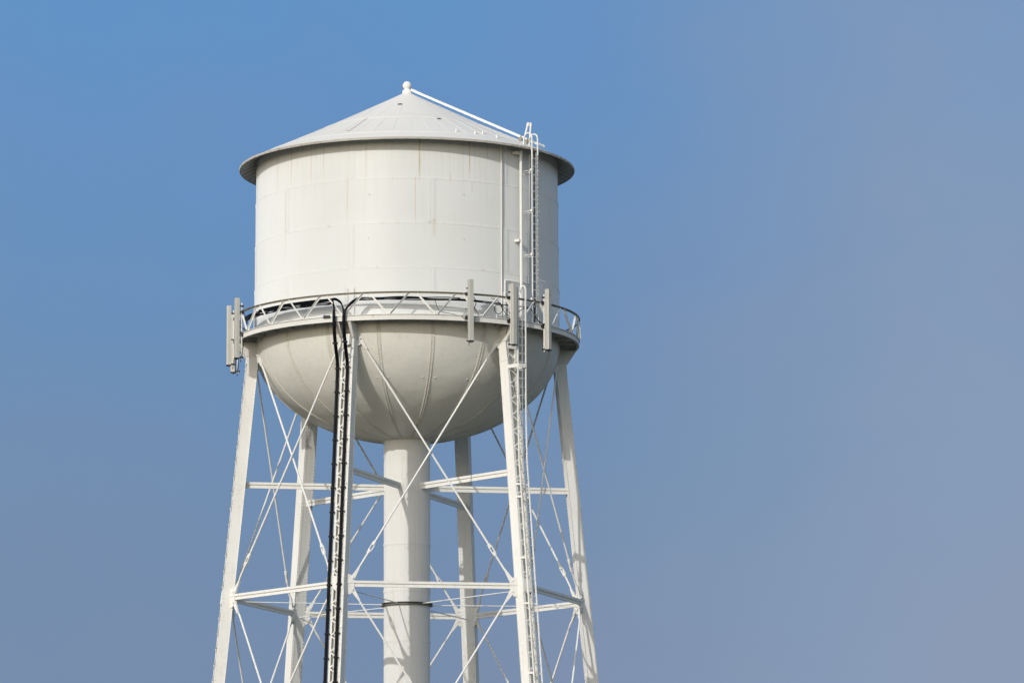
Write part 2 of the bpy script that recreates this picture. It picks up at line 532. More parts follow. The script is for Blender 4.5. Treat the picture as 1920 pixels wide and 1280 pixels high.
# roof: shallow cone with a steeper cap, standing seams, turned lip
APEX, RE, ZE = 6.1904, 1.1012, 5.6355
def zroof(r_):
    tip = APEX - 0.010
    return tip - (tip - (ZE + 0.012)) * (r_ / RE) - 0.010 * math.sin(math.pi * r_ / RE)
b = MB()
rs = [0.02, 0.05, 0.09, 0.13, 0.17, 0.3, 0.45, 0.583, 0.7, 0.85, 0.965, 1.05, RE]
b.revolve([(r_ * S, Z(zroof(r_))) for r_ in rs], 192)
for r_ in (0.583, 0.965):                         # lap joints
    b.revolve([((r_ - 0.006) * S, Z(zroof(r_ - 0.006)) + 0.003), ((r_ - 0.005) * S, Z(zroof(r_ - 0.005)) + 0.012), ((r_ + 0.005) * S, Z(zroof(r_ + 0.005)) + 0.012), ((r_ + 0.006) * S, Z(zroof(r_ + 0.006)) + 0.002)], 192, False)
for k in range(48):
    phi = -5.8 + 7.5 * k
    segs = [(0.588, 0.96)] + ([(0.22, 0.577)] if k % 2 == 0 else [])
    for r0, r1 in segs:
        p0, p1 = P(r0, phi, zroof(r0)), P(r1, phi, zroof(r1))
        e = Vector((math.sin(R_(phi)), -math.cos(R_(phi)), 0)); t_ = Vector((-e.y, e.x, 0))
        b.bar(p0, p1, t_, 0.035, 0.007 if r0 > 0.5 else 0.003)
roof = b.build('roof', MROOF, tower)
b = MB()
b.revolve([(RE * S - 0.02, Z(zroof(RE)) + 0.004), (RE * S + 0.012, Z(zroof(RE)) + 0.002), (RE * S + 0.012, Z(ZE) - 0.012), (RE * S - 0.02, Z(ZE) - 0.012)], 192, False, True)
for k in range(96):
    phi = 3.75 * k + random.uniform(-0.4, 0.4)
    e = Vector((math.sin(R_(phi)), -math.cos(R_(phi)), 0)); t_ = Vector((-e.y, e.x, 0))
    if random.random() < 0.75:
        b.box(P(RE, phi, ZE + 0.004) + e * 0.014, t_ * random.uniform(0.02, 0.06), Vector((0, 0, 0.03)), e * 0.012)
b.build('roof_edge', MLIP, roof)
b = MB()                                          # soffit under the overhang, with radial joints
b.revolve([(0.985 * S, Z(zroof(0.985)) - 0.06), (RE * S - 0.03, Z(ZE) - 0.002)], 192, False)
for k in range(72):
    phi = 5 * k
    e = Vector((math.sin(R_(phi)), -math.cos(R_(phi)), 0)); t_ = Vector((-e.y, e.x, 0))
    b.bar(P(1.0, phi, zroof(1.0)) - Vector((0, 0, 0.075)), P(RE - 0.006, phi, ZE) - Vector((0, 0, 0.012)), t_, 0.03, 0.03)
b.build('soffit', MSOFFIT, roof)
def roof_frame(px_phi, r_):
    e = Vector((math.sin(R_(px_phi)), -math.cos(R_(px_phi)), 0)); t_ = Vector((-e.y, e.x, 0))
    sl_ = (P(r_ + 0.01, px_phi, zroof(r_ + 0.01)) - P(r_ - 0.01, px_phi, zroof(r_ - 0.01))).normalized()
    return P(r_, px_phi, zroof(r_)), t_, sl_, t_.cross(sl_) * (1 if t_.cross(sl_).z > 0 else -1)
for phi, r_, wd in ((-9, 0.30, 0.16), (19.5, 0.62, 0.13)):        # small dark slots
    c, t_, sl_, nn_ = roof_frame(phi, r_)
    b = MB(); b.box(c + nn_ * 0.015, t_ * wd * 0.5, sl_ * 0.025, nn_ * 0.02)
    b.build('vent_slot', MDARK, roof)
for phi, r_ in ((20, 0.92), (28, 0.93), (32.5, 0.905), (36.5, 0.97)):   # lifting lugs
    c, t_, sl_, nn_ = roof_frame(phi, r_)
    b = MB()
    b.box(c + nn_ * 0.03, t_ * 0.025, sl_ * 0.04, nn_ * 0.04)
    b.box(c + nn_ * 0.085, t_ * 0.04, sl_ * 0.025, nn_ * 0.02)
    b.build('lug', MWHITE, roof)
b = MB()                                          # loose wire lying on the roof
c0, *_ = roof_frame(-24.5, 0.90)
c1, *_ = roof_frame(-25.5, 0.62)
mid = (c0 + c1) / 2
b.tube([c0 + Vector((-0.1, 0, 0.03)), c0 + Vector((0.03, 0, 0.035)), mid + Vector((0.03, 0, 0.035)), c1 + Vector((0, 0, 0.03)), c1 + Vector((0.06, 0, 0.06))], 0.007, 6)
b.build('roof_wire', MRING, roof)

# finial
b = MB()
b.revolve([(0.19, Z(zroof(0.02)) - 0.06), (0.17, Z(APEX) - 0.02), (0.11, Z(APEX) + 0.01), (0.09, Z(APEX) + 0.14)], 24)
finial = b.build('finial', MWHITE, tower)
b = MB(); b.ball((0, 0, Z(APEX) + 0.165), 0.163, 24)
b.build('ball', MWHITE, finial)

# revolving ladder lying over the roof
PHR = 57.0
rl = tag(empty('roof_ladder'), None); rl.parent = tower
e = Vector((math.sin(R_(PHR)), -math.cos(R_(PHR)), 0)); t_ = Vector((-e.y, e.x, 0))
OFF = 0.14
def rlp(r_): return P(r_, PHR, zroof(r_)) + Vector((0, 0, OFF))
top0 = Vector((0, 0, Z(APEX) - 0.02)) + e * 0.22
for s_ in (-1, 1):
    b = MB()
    b.bar(rlp(0.085) + t_ * s_ * 0.2, rlp(1.04) + t_ * s_ * 0.2, Vector((0, 0, 1)), 0.072, 0.03)
    b.bar(top0 + t_ * s_ * 0.06, rlp(0.088) + t_ * s_ * 0.2, Vector((0, 0, 1)), 0.08, 0.03)
    b.build('rail', MWHITE, rl)
n_ = 19
for k in range(n_):
    r_ = 0.11 + (1.03 - 0.11) * k / (n_ - 1)
    b = MB(); b.bar(rlp(r_) - t_ * 0.2, rlp(r_) + t_ * 0.2, Vector((0, 0, 1)), 0.028, 0.028)
    b.build('rung', MWHITE, rl)
for r_ in (0.955, 0.905):                          # rollers that ride on the roof
    b = MB()
    c = P(r_, PHR, zroof(r_)) + Vector((0, 0, 0.08))
    b.tube([c - t_ * 0.29, c - t_ * 0.23], 0.08, 14)
    b.bar(c - t_ * 0.25, c - t_ * 0.2 + Vector((0, 0, 0.14)), e, 0.04, 0.03)
    b.build('roller', MRAIL, rl)

# tall grab hoop standing at the foot of the roof ladder
b = MB()
g0, g1 = P(0.985, 51.5, zroof(0.985)), P(1.02, 51.0, zroof(1.02))
tp = P(1.0, 52.6, zroof(1.0)) + Vector((-0.08, 0, 0.84))
cR = (rt2 if False else Vector((1, 0, 0)))
a0_ = tp + cR * 0.035; a1_ = tp + cR * 0.11
b.tube([g0 - cR * 0.12, a0_ - cR * 0.05 - Vector((0, 0, 0.12))], 0.035, 8)
b.tube([a0_ - cR * 0.05 - Vector((0, 0, 0.14)), a0_], 0.055, 8)
b.tube([g1 - cR * 0.02, a1_ - Vector((0, 0, 0.1))], 0.035, 8)
b.tube([a1_ - Vector((0, 0, 0.13)), a1_ + Vector((0, 0, 0.0))], 0.05, 8)
b.tube([a0_ - Vector((0, 0, 0.03)), a1_ - Vector((0, 0, 0.03))], 0.03, 8)
b.build('grab_rail', MWHITE, tower)

# fixed ladder on the tank wall, its side rails hooked over the eave
PHL = 47.6
tl = empty('tank_ladder'); tl.parent = tower
e = Vector((math.sin(R_(PHL)), -math.cos(R_(PHL)), 0)); t_ = Vector((-e.y, e.x, 0))
RLAD = 1.112
for s_ in (-1, 1):
    b = MB()
    q = t_ * s_ * 0.16
    zt_ = ZE + 0.115
    bot = P(RLAD, PHL, 4.503) + q
    b.bar(bot, P(RLAD, PHL, ZE - 0.06) + q, t_, 0.03, 0.035)
    pts = [P(RLAD, PHL, ZE - 0.07) + q, P(RLAD, PHL, zt_ - 0.04) + q]
    for k in range(1, 9):
        a_ = math.pi * k / 8
        pts.append(P(RLAD - 0.034 * (1 - math.cos(a_)), PHL, zt_ - 0.04) + q + Vector((0, 0, 0.20 * math.sin(a_))))
    pts.append(P(RLAD - 0.07, PHL, zroof(RLAD - 0.07)) + q)
    b.tube(pts, 0.029, 8)
    b.build('rail', MWHITE, tl)
zz_ = 4.56; k = 0
while zz_ < ZE - 0.03:
    b = MB(); b.tube([P(RLAD, PHL, zz_) - t_ * 0.16, P(RLAD, PHL, zz_) + t_ * 0.16], 0.014, 6)
    b.build('rung', MWHITE, tl)
    zz_ += 0.0535
b = MB()
b.bar(P(RLAD + 0.012, PHL, 4.56), P(RLAD + 0.012, PHL, ZE - 0.02), t_, 0.045, 0.03)
zz_ = 4.57
while zz_ < ZE - 0.03:
    b.box(P(RLAD + 0.018, PHL, zz_), t_ * 0.035, e * 0.02, Vector((0, 0, 0.02)))
    zz_ += 0.0268
b.build('safety_rail', MGALV, tl)
b = MB()
b.tube([P(RLAD - 0.014, PHL + 0.4, 4.51), P(RLAD - 0.014, PHL + 0.4, 5.1), P(RLAD - 0.016, PHL + 0.4, ZE - 0.03)], 0.034, 8)
b.build('ladder_cable', MCABLE, tl)
for zz_ in (4.66, 4.95, 5.235, 5.5):
    for s_ in (-1, 1):
        b = MB()
        b.bar(P(0.995, PHL, zz_) + t_ * s_ * 0.16, P(RLAD + 0.006, PHL, zz_) + t_ * s_ * 0.16, Vector((0, 0, 1)), 0.016, 0.014)
        b.box(P(RLAD, PHL, zz_) + t_ * s_ * 0.18, t_ * 0.04, e * 0.04, Vector((0, 0, 0.045)))
        b.build('bracket', MWHITE, tl)
# pipes on the wall
b = MB()
PHP = 45.0
b.tube([P(1.035, PHP, 5.63), P(1.035, PHP, 4.50)], 0.055, 12)
b.tube([P(1.035, PHP, 4.70), P(1.035, PHP, 4.50)], 0.064, 12)
e = Vector((math.sin(R_(PHP)), -math.cos(R_(PHP)), 0)); t_ = Vector((-e.y, e.x, 0))
for zz_, hw in ((5.615, 0.17), (5.045, 0.1)):
    b.box(P(1.02, PHP, zz_) - t_ * (hw * 0.5), t_ * hw, e * 0.11, Vector((0, 0, 0.045)))
b.tube([P(1.035, PHP, 4.69), P(1.035, PHP, 4.712)], 0.075, 12)
b.build('vent_pipe', MWHITE, tower)
b = MB()
b.tube([P(1.008, 36.8, 5.66), P(1.008, 36.8, 4.515)], 0.022, 8)
b.build('conduit', MWHITE, tower)
b = MB()
pts = [P(1.012, 38.2, 4.515), P(1.012, 38.2, 4.775)]
for k in range(8): pts.append(P(1.012, 38.5 + 11.8 * (k + 0.2) / 8, 4.778))
pts += [P(1.012, 50.6, 4.778), P(1.02, 50.7, 5.63)]
b.tube(fillet(pts, 0.16, 6), 0.026, 8)
e = Vector((math.sin(R_(38.6)), -math.cos(R_(38.6)), 0))
for zz_ in (4.60, 4.70):
    b.box(P(1.01, 38.6, zz_), Vector((0.05, 0.03, 0)), e * 0.02, Vector((0, 0, 0.02)))
b.build('conduit', MWHITE, tower)
for ph, zt_ in ((40.3, 4.66), (33.6, 4.545)):     # short stubs standing on the balcony by the wall
    b = MB()
    b.tube([P(1.03, ph, 4.51), P(1.03, ph, zt_)], 0.02, 6)
    b.build('stub_pipe', MWHITE, tower)

# balcony
RB = 1.1267
bal = empty('balcony'); bal.parent = tower
b = MB()
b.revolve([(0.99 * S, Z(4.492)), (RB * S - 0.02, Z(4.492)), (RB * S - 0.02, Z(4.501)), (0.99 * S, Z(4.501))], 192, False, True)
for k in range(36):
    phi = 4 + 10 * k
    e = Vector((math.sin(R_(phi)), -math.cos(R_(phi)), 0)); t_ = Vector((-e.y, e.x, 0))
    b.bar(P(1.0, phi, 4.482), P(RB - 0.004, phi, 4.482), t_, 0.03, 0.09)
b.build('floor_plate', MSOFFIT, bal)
b = MB()
b.revolve([(1.002 * S, Z(4.501) + 0.004), (RB * S - 0.025, Z(4.501) + 0.004), (RB * S - 0.025, Z(4.501) + 0.014), (1.002 * S, Z(4.501) + 0.014)], 192, False, True)
b.build('bounce_sheet', MWHITE, bal)  # white sheet added over the floor to bounce light onto the wall
b = MB()
b.revolve([(RB * S, Z(ZB)), (RB * S, Z(ZB) + 0.19), (RB * S - 0.02, Z(ZB) + 0.19), (RB * S - 0.02, Z(ZB))], 192, False, True)
b.revolve([(RB * S - 0.01, Z(ZB) + 0.176), (RB * S + 0.035, Z(ZB) + 0.176), (RB * S + 0.035, Z(ZB) + 0.194), (RB * S - 0.01, Z(ZB) + 0.194)], 192, False, True)
b.revolve([(RB * S - 0.08, Z(ZB) - 0.006), (RB * S + 0.012, Z(ZB) - 0.006), (RB * S + 0.012, Z(ZB) + 0.014), (RB * S - 0.08, Z(ZB) + 0.014)], 192, False, True)
rim = b.build('rim', MRIM, bal)
b = MB()
phi = -26.6
e = Vector((math.sin(R_(phi)), -math.cos(R_(phi)), 0)); t_ = Vector((-e.y, e.x, 0))
b.box(P(RB, phi, ZB) + e * 0.045 + Vector((0, 0, 0.19)), t_ * 0.14, e * 0.01, Vector((0, 0, 0.048)))
b.build('notice_plate', MDARK, bal)
RH, ZH = 1.1346, 4.6467
b = MB()
b.revolve([((RH - 0.010) * S, Z(ZH) - 0.012), (RH * S + 0.005, Z(ZH) - 0.012), (RH * S + 0.005, Z(ZH) + 0.006), ((RH - 0.010) * S, Z(ZH) + 0.006)], 192, False, True)
b.revolve([((RH - 0.010) * S, Z(ZH) - 0.062), ((RH - 0.010) * S + 0.014, Z(ZH) - 0.062), ((RH - 0.010) * S + 0.014, Z(ZH) - 0.010), ((RH - 0.010) * S, Z(ZH) - 0.010)], 192, False, True)
b.build('handrail', MRAIL, bal)
# lattice braces (angle bars), built at azimuth 0 and turned
def brace(sgn):
    m_ = MB()
    RBR = (RB + 0.003)
    p0 = L(RBR, 0, ZB) + Vector((sgn * 0.05, 0, 0.20))
    r1_ = RH - 0.012
    ang_ = R_(6.35) * sgn
    p1 = Vector((r1_ * S * math.sin(ang_), -r1_ * S * math.cos(ang_), Z(ZH) - 0.05))
    d = (p1 - p0).normalized()
    outw = Vector((math.sin(ang_ / 2), -math.cos(ang_ / 2), 0))
    sd = d.cross(outw).normalized()
    if sd.z < 0: sd = -sd                       # across the bar, pointing up
    m_.bar(p0, p1, sd, 0.056, 0.012)
    m_.bar(p0 + sd * 0.026 + outw * 0.034, p1 + sd * 0.026 + outw * 0.034, sd, 0.010, 0.068)
    return m_
right = left = None
for k in range(24):
    phi = -5.75 + 15.15 * k if k < 12 else -5.75 + 15.15 * 11 + (360 - 15.15 * 11) / 13 * (k - 11)
    if right is None:
        right = brace(1).build('brace', MWHITE, bal, phi)
        left = brace(-1).build('brace', MWHITE, bal, phi)
        m_ = MB()
        m_.plate([L(RB, 0, ZB) + Vector((x_, 0, z_)) for x_, z_ in ((-0.13, 0.195), (0.13, 0.195), (0.08, 0.27), (-0.08, 0.27))], (0, 1, 0), 0.012)
        gus = m_.build('gusset', MWHITE, bal, phi)
    else:
        copy_of(right, bal, phi); copy_of(left, bal, phi); copy_of(gus, bal, phi)

# legs: two channels, inner cover plate, outer lacing
WT, HD = 0.0415, 0.0345
def leg_axis(z): return L(RL(z), 0, z)
lt, lb_ = leg_axis(4.47), leg_axis(ZG)
ad = (lb_ - lt).normalized()
od = Vector((0, -1, 0)); od = (od - od.dot(ad) * ad).normalized()
td = Vector((1, 0, 0))
def LG(z, o_=0.0, t_=0.0):                       # point in the leg's own frame, metres off its axis
    f_ = (z - 4.47) / (ZG - 4.47)
    return lt + (lb_ - lt) * f_ + od * o_ + td * t_
wt, hd = WT * S, HD * S
b = MB()
for s_ in (-1, 1):
    b.bar(LG(4.47, 0, s_ * wt), LG(ZG, 0, s_ * wt), od, 2 * hd, 0.016)
    b.bar(LG(4.47, hd - 0.008, s_ * (wt - 0.05)), LG(ZG, hd - 0.008, s_ * (wt - 0.05)), td, 0.084, 0.015)
    b.bar(LG(4.47, -hd + 0.010, s_ * (wt - 0.05)), LG(ZG, -hd + 0.010, s_ * (wt - 0.05)), td, 0.084, 0.015)
zr_ = 4.3
while zr_ > 1.6:
    for s_ in (-1, 1):
        b.rivet(LG(zr_, hd - 0.03, s_ * (wt + 0.008)), td * s_, 0.02, 0.7)
        b.rivet(LG(zr_, -hd + 0.04, s_ * (wt + 0.008)), td * s_, 0.016)
    zr_ -= 0.13 / S
leg0 = b.build('leg', MWHITE, tower, LEGS[0])
b = MB()
b.bar(LG(4.47, -hd - 0.004, 0), LG(ZG, -hd - 0.004, 0), td, 2 * wt + 0.07, 0.014)
zr_ = 4.3
while zr_ > 1.6:
    for s_ in (-1, 1):
        b.rivet(LG(zr_, -hd - 0.011, s_ * (wt - 0.03)), -od, 0.027, 0.8)
    zr_ -= 0.13 / S
b.build('cover_plate', MWHITE, leg0)
b = MB()                                          # plate added behind the lacing to catch sun and brighten the leg's inside
b.bar(LG(4.40, hd - 0.17, 0), LG(ZG, hd - 0.17, 0), td, 2 * wt - 0.018, 0.012)
b.build('sun_catch_plate', MWHITE, leg0)
b = MB()
z_ = 4.30; k = 0; stp = 0.29 / S
while z_ - stp > ZG + 0.05:
    s_ = 1 if k % 2 else -1
    if True:
        b.bar(LG(z_, hd + 0.008 + 0.006 * (k % 2), s_ * (wt - 0.05)), LG(z_ - stp, hd + 0.008 + 0.006 * (k % 2), -s_ * (wt - 0.05)), od.cross(ad), 0.055, 0.011) if False else b.bar(LG(z_, hd + 0.007, s_ * (wt - 0.045)), LG(z_ - stp, hd + 0.013, -s_ * (wt - 0.045)), td, 0.048, 0.010)
        b.rivet(LG(z_, hd + 0.018, s_ * (wt - 0.045)), od, 0.026)
    z_ -= stp; k += 1
b.build('lacing', MWHITE, leg0)
b = MB()                                          # batten plates on the outer face
for zc_, hh in ((4.36, 0.20), (Z2, 0.24), (Z3, 0.24)):
    b.bar(LG(zc_ + hh / S, hd + 0.009, 0), LG(zc_ - hh / S, hd + 0.009, 0), td, 2 * wt - 0.01, 0.014)
    for s_ in (-1, 1):
        for q in range(5):
            b.rivet(LG(zc_ + hh / S * (q - 2) / 2.4, hd + 0.016, s_ * (wt - 0.05)), od, 0.022)
b.build('batten_plate', MWHITE, leg0)
b = MB()                                          # sleeve plates at the leg's head
for s_ in (-1, 1):
    b.bar(LG(4.462, 0, s_ * (wt + 0.016)), LG(4.25, 0, s_ * (wt + 0.016)), od, 2 * hd - 0.02, 0.016)
    for q in range(9):
        for w_ in (-0.17, 0.17):
            b.rivet(LG(4.43 - q * 0.02, w_, s_ * (wt + 0.024)), td * s_, 0.018)
b.build('head_plate', MWHITE, leg0)
for s_ in (-1, 1):                                # gussets in the planes of the two neighbouring panels
    c_ = Vector((s_ * math.cos(R_(30)), math.sin(R_(30)), 0))
    nn_ = Vector((s_ * math.sin(R_(30)), -math.cos(R_(30)), 0))
    for zc_, h0, h1 in ((Z2, 0.38, 0.33), (Z3, 0.38, 0.33)):
        base = LG(zc_)
        b = MB()
        for off in (-0.045, 0.045):
            b.plate([base + nn_ * off + c_ * x_ + Vector((0, 0, z_)) for x_, z_ in ((0.16, -h0), (0.37, -h0), (0.52, -0.24), (0.52, 0.24), (0.37, h1), (0.16, h1))], nn_, 0.014)
        b.bar(base + c_ * 0.2 - Vector((0, 0, 0.3)), base + c_ * 0.2 + Vector((0, 0, 0.3)), nn_, 0.09, 0.03)
        for w_ in (0.28, 0.36):
            for q in range(7):
                b.rivet(base + nn_ * 0.052 + c_ * w_ + Vector((0, 0, -0.3 + 0.1 * q)), nn_, 0.018)
                b.rivet(base - nn_ * 0.052 + c_ * w_ + Vector((0, 0, -0.3 + 0.1 * q)), -nn_, 0.018)
        b.build('gusset_plate', MWHITE, leg0)
    base = LG(4.36)
    b = MB()
    b.plate([base + c_ * x_ + Vector((0, 0, z_)) for x_, z_ in ((0.16, -0.22), (0.36, -0.16), (0.50, -0.02), (0.53, 0.16), (0.42, 0.38), (0.30, 0.52), (0.16, 0.54))], nn_, 0.02)
    b.build('gusset_plate', MWHITE, leg0)
    b = MB()                                      # bracket that carries the balcony
    b.plate([L(RB - 0.004, s_ * (WT + 0.006), ZB - 0.002), L(RL(4.36) + HD + 0.005, s_ * (WT + 0.006), ZB - 0.095), L(RL(4.36) - 0.02, s_ * (WT + 0.006), ZB - 0.095), L(RL(4.36) - 0.02, s_ * (WT + 0.006), ZB - 0.002)], td, 0.018)
    b.bar(L(RB - 0.006, s_ * (WT - 0.004), ZB - 0.006), L(RL(4.36) + HD + 0.008, s_ * (WT - 0.004), ZB - 0.095), td, 0.09, 0.014)
    b.build('balcony_bracket', MRIM, leg0)
for phi in LEGS[1:]:
    copy_part(leg0, tower, phi)

# struts between the legs, and their panels: built for the panel whose middle is azimuth 0
def leg_pt(sg, z):                                # leg centre at azimuth sg*30
    a_ = R_(30 * sg); r_ = RL(z)
    return Vector((r_ * S * math.sin(a_), -r_ * S * math.cos(a_), Z(z)))
OUT = Vector((0, -1, 0)); UPV = Vector((0, 0, 1))
def strut_mesh(p0, p1, sc=1.0):
    m_ = MB()
    d = (p1 - p0).normalized()
    o_ = d.cross(UPV).normalized()
    hgt = 0.205 * sc
    m_.bar(p0 + UPV * (hgt / 2 - 0.037), p1 + UPV * (hgt / 2 - 0.037), o_, 0.125, 0.074) if False else None
    for s_ in (-1, 1):
        m_.bar(p0 + UPV * (hgt / 2 - 0.04) + o_ * s_ * 0.060, p1 + UPV * (hgt / 2 - 0.04) + o_ * s_ * 0.060, o_, 0.02, 0.078)
        m_.bar(p0 - UPV * 0.045 + o_ * s_ * 0.020, p1 - UPV * 0.045 + o_ * s_ * 0.020, o_, 0.016, hgt - 0.085)
        m_.bar(p0 + UPV * (hgt / 2 - 0.0805) + o_ * s_ * 0.038, p1 + UPV * (hgt / 2 - 0.0805) + o_ * s_ * 0.038, o_, 0.050, 0.012)
    m_.bar(p0 + UPV * (hgt / 2 + 0.004), p1 + UPV * (hgt / 2 + 0.004), o_, 0.142, 0.008)
    return m_
for z_ in (Z2, Z3):
    p0, p1 = leg_pt(-1, z_), leg_pt(1, z_)
    d = (p1 - p0).normalized()
    st0 = strut_mesh(p0 + d * 0.24, p1 - d * 0.24).build('strut', MWHITE, tower, TH)
    for k in range(1, 6): copy_of(st0, tower, TH + 60 * k)
# radial struts to the riser
st0 = strut_mesh(L(RR - 0.004, 0, Z1), L(RL(Z1) - HD, 0, Z1), 1.05).build('radial_strut', MWHITE, tower, LEGS[0])
for phi in LEGS[1:]: copy_of(st0, tower, phi)

def brace_rod(pt, pb, off, tb=0.872):
    """pin to pin rod with flared ends and a turnbuckle near its foot; returns rod, two ends, turnbuckle"""
    pt, pb = pt + OUT * 0, pb + OUT * 0
    d = (pb - pt); ln = d.length; d = d.normalized()
    nrm = d.cross(OUT).normalized(); o_ = nrm.cross(d)
    oo = OUT * off
    m_ = MB()
    c0, c1 = pt + d * (ln * tb - 0.17), pt + d * (ln * tb + 0.17)
    bend = oo
    m_.tube([pt + d * 0.38, pt + d * 0.6 + bend, c0 + bend], 0.035, 10)
    m_.tube([c1 + bend, pb - d * 0.6 + bend * 0.8, pb - d * 0.38], 0.035, 10)
    ends = []
    for p_, dd in ((pt, d), (pb, -d)):
        q = MB()
        poly = []
        for k in range(7):
            a_ = math.pi / 2 + math.pi * k / 6
            poly.append(p_ + dd * 0.085 * math.cos(a_) + nrm * 0.085 * math.sin(a_))
        poly += [p_ + dd * 0.40 - nrm * 0.036, p_ + dd * 0.48 - nrm * 0.03, p_ + dd * 0.48 + nrm * 0.03, p_ + dd * 0.40 + nrm * 0.036]
        q.plate(poly, OUT, 0.07)
        q.tube([p_ - OUT * 0.085, p_ + OUT * 0.085], 0.042, 8)
        ends.append(q)
    q = MB()
    for s_ in (-1, 1):
        q.bar(c0 + bend + nrm * s_ * 0.052, c1 + bend + nrm * s_ * 0.052, nrm, 0.034, 0.06)
    for p_ in (c0, c1):
        q.tube([p_ + bend - d * 0.075, p_ + bend + d * 0.075], 0.062, 8)
    return m_, ends, q
def pin(sg, z, dz):
    base = leg_pt(sg, z)
    return base + Vector((-sg * 0.455, 0, dz))
for zt_, zb_, dt, db in ((4.36, Z2, 0.02, 0.19), (Z2, Z3, -0.20, 0.19)):
    for sg in (-1, 1):
        pt = pin(sg, zt_, dt)
        if zt_ > 4: pt = leg_pt(sg, zt_) + Vector((-sg * 0.375, 0, 0.10))
        pb = pin(-sg, zb_, db)
        m_, ends, q = brace_rod(pt, pb, sg * 0.045)
        r0 = m_.build('brace_rod', MWHITE, tower, TH)
        for x_ in ends: x_.build('rod_end', MWHITE, r0)
        q.build('turnbuckle', MWHITE, r0)
        for k in range(1, 6): copy_part(r0, tower, TH + 60 * k)

# riser pipe
b = MB()
zs = [3.95, 3.2, 2.62, 1.8, 1.0, 0.3, ZG]
b.revolve([((RR + 0.055 * max(0, 1 - i / 6) ** 2.2) * S, Z(3.905 - 0.05 * i / 6)) for i in range(7)] + [(RR * S, Z(z_)) for z_ in (3.7, 3.4, 3.13, 2.5, 1.5, 0.5, ZG)], 96)
for z_ in (3.165, 2.86, 2.535, 1.9, 1.2):
    b.revolve([(RR * S + 0.001, Z(z_) + 0.05), (RR * S + 0.010, Z(z_) + 0.05), (RR * S + 0.010, Z(z_) - 0.05), (RR * S + 0.001, Z(z_) - 0.05)], 96, False)
    for k in range(76):
        p_ = P(RR, 360 * k / 76, z_); nn_ = Vector((p_.x, p_.y, 0)).normalized()
        b.rivet(p_ + nn_ * 0.010, nn_, 0.018)
b.build('riser_pipe', MRISER, tower)
b = MB()                                          # ring that the tie rods hold
ZR = 2.775
b.revolve([(RR * S + 0.004, Z(ZR) - 0.05), (0.168 * S, Z(ZR) - 0.05), (0.168 * S, Z(ZR) - 0.032), (RR * S + 0.024, Z(ZR) - 0.032), (RR * S + 0.024, Z(ZR) + 0.032), (0.168 * S, Z(ZR) + 0.032), (0.168 * S, Z(ZR) + 0.05), (RR * S + 0.004, Z(ZR) + 0.05)], 64, False, True)
b.build('tie_ring', MRING, tower)
b = MB()
b.tube([L(0.163, 0, ZR), L(RL(Z2) - HD, 0, ZR + 0.006)], 0.020, 6)
t0 = b.build('tie_rod', MWHITE, tower, LEGS[0])
for phi in LEGS[1:]: copy_of(t0, tower, phi)
b = MB()                                          # footings
b.box(LG(ZG, 0, 0) + Vector((0, 0, 0.12)), td * 0.7, Vector((0, 0.7, 0)), Vector((0, 0, 0.22)))
b.box(LG(ZG, 0, 0) + Vector((0, 0, 0.37)), td * 0.42, Vector((0, 0.42, 0)), Vector((0, 0, 0.03)))
f0 = b.build('footing', plain('concrete', (0.34, 0.33, 0.30), 0.9), tower, LEGS[0])
for phi in LEGS[1:]: copy_of(f0, tower, phi)

# ladder up the front right leg
PHC = LEGS[0]
ll = empty('leg_ladder'); ll.parent = tower; ll.rotation_euler.z = R_(PHC)
def lad_r(z):
    base = RL(z) + 0.072
    if z > 3.75: return max(base, 1.158)
    return base
knots = [4.70, 4.45, 4.2, 3.9, 3.6, 3.2, 2.8, 2.0, 1.0, 0.0]
def ladp(z, t_=0.0, o_=0.0): return L(lad_r(z), 0, z) + Vector((t_, -o_, 0))
for s_ in (-1, 1):
    b = MB()
    for k0, k1 in zip(knots[:-1], knots[1:]):
        b.bar(ladp(k0, s_ * 0.185), ladp(k1, s_ * 0.185), td, 0.035, 0.05)
    # hooped top
    top_ = ladp(4.70, s_ * 0.185)
    arc = [top_ + Vector((0, 0.13 * (1 - math.cos(math.pi * k / 8)), 0.16 * math.sin(math.pi * k / 8))) for k in range(9)]
    arc.append(arc[-1] - Vector((0, 0, 0.10)))
    b.tube(arc, 0.028, 8)
    b.build('rail', MWHITE, ll)
z_ = 4.50; k = 0
low = MB()
while z_ > 0.02:
    b = MB() if z_ > 1.75 else low
    b.tube([ladp(z_, -0.185), ladp(z_, 0.185)], 0.015, 6)
    if z_ > 1.75: b.build('rung', MWHITE, ll)
    z_ -= 0.0535
low.build('lower_rungs', MWHITE, ll)
b = MB()
for k0, k1 in zip(knots[1:-1], knots[2:]):
    b.bar(ladp(k0, 0, 0.03), ladp(k1, 0, 0.03), td, 0.03, 0.03)
b.tube([ladp(4.6, 0, 0.03), ladp(4.45, 0, 0.03)], 0.018, 6)
b.build('safety_rail', MGALV, ll)
for z_ in (4.21, 3.45, 3.37, 2.98, 2.69, 2.25, 1.6):
    b = MB()
    wd = 0.13 if z_ > 4 else 0.07
    for s_ in (-1, 1):
        b.bar(L(RL(z_) + HD, s_ * WT, z_), ladp(z_, s_ * 0.185, 0.03), UPV, wd, 0.02)
    if z_ > 4:
        b.bar(L(RL(z_) + HD, -WT, z_) + Vector((0, -0.03, 0)), L(RL(z_) + HD, WT, z_) + Vector((0, -0.03, 0)), UPV, wd, 0.02)
        b.bar(ladp(z_, -0.185, 0.04), ladp(z_, 0.185, 0.04), UPV, wd, 0.02)
    b.build('bracket', MWHITE, ll)
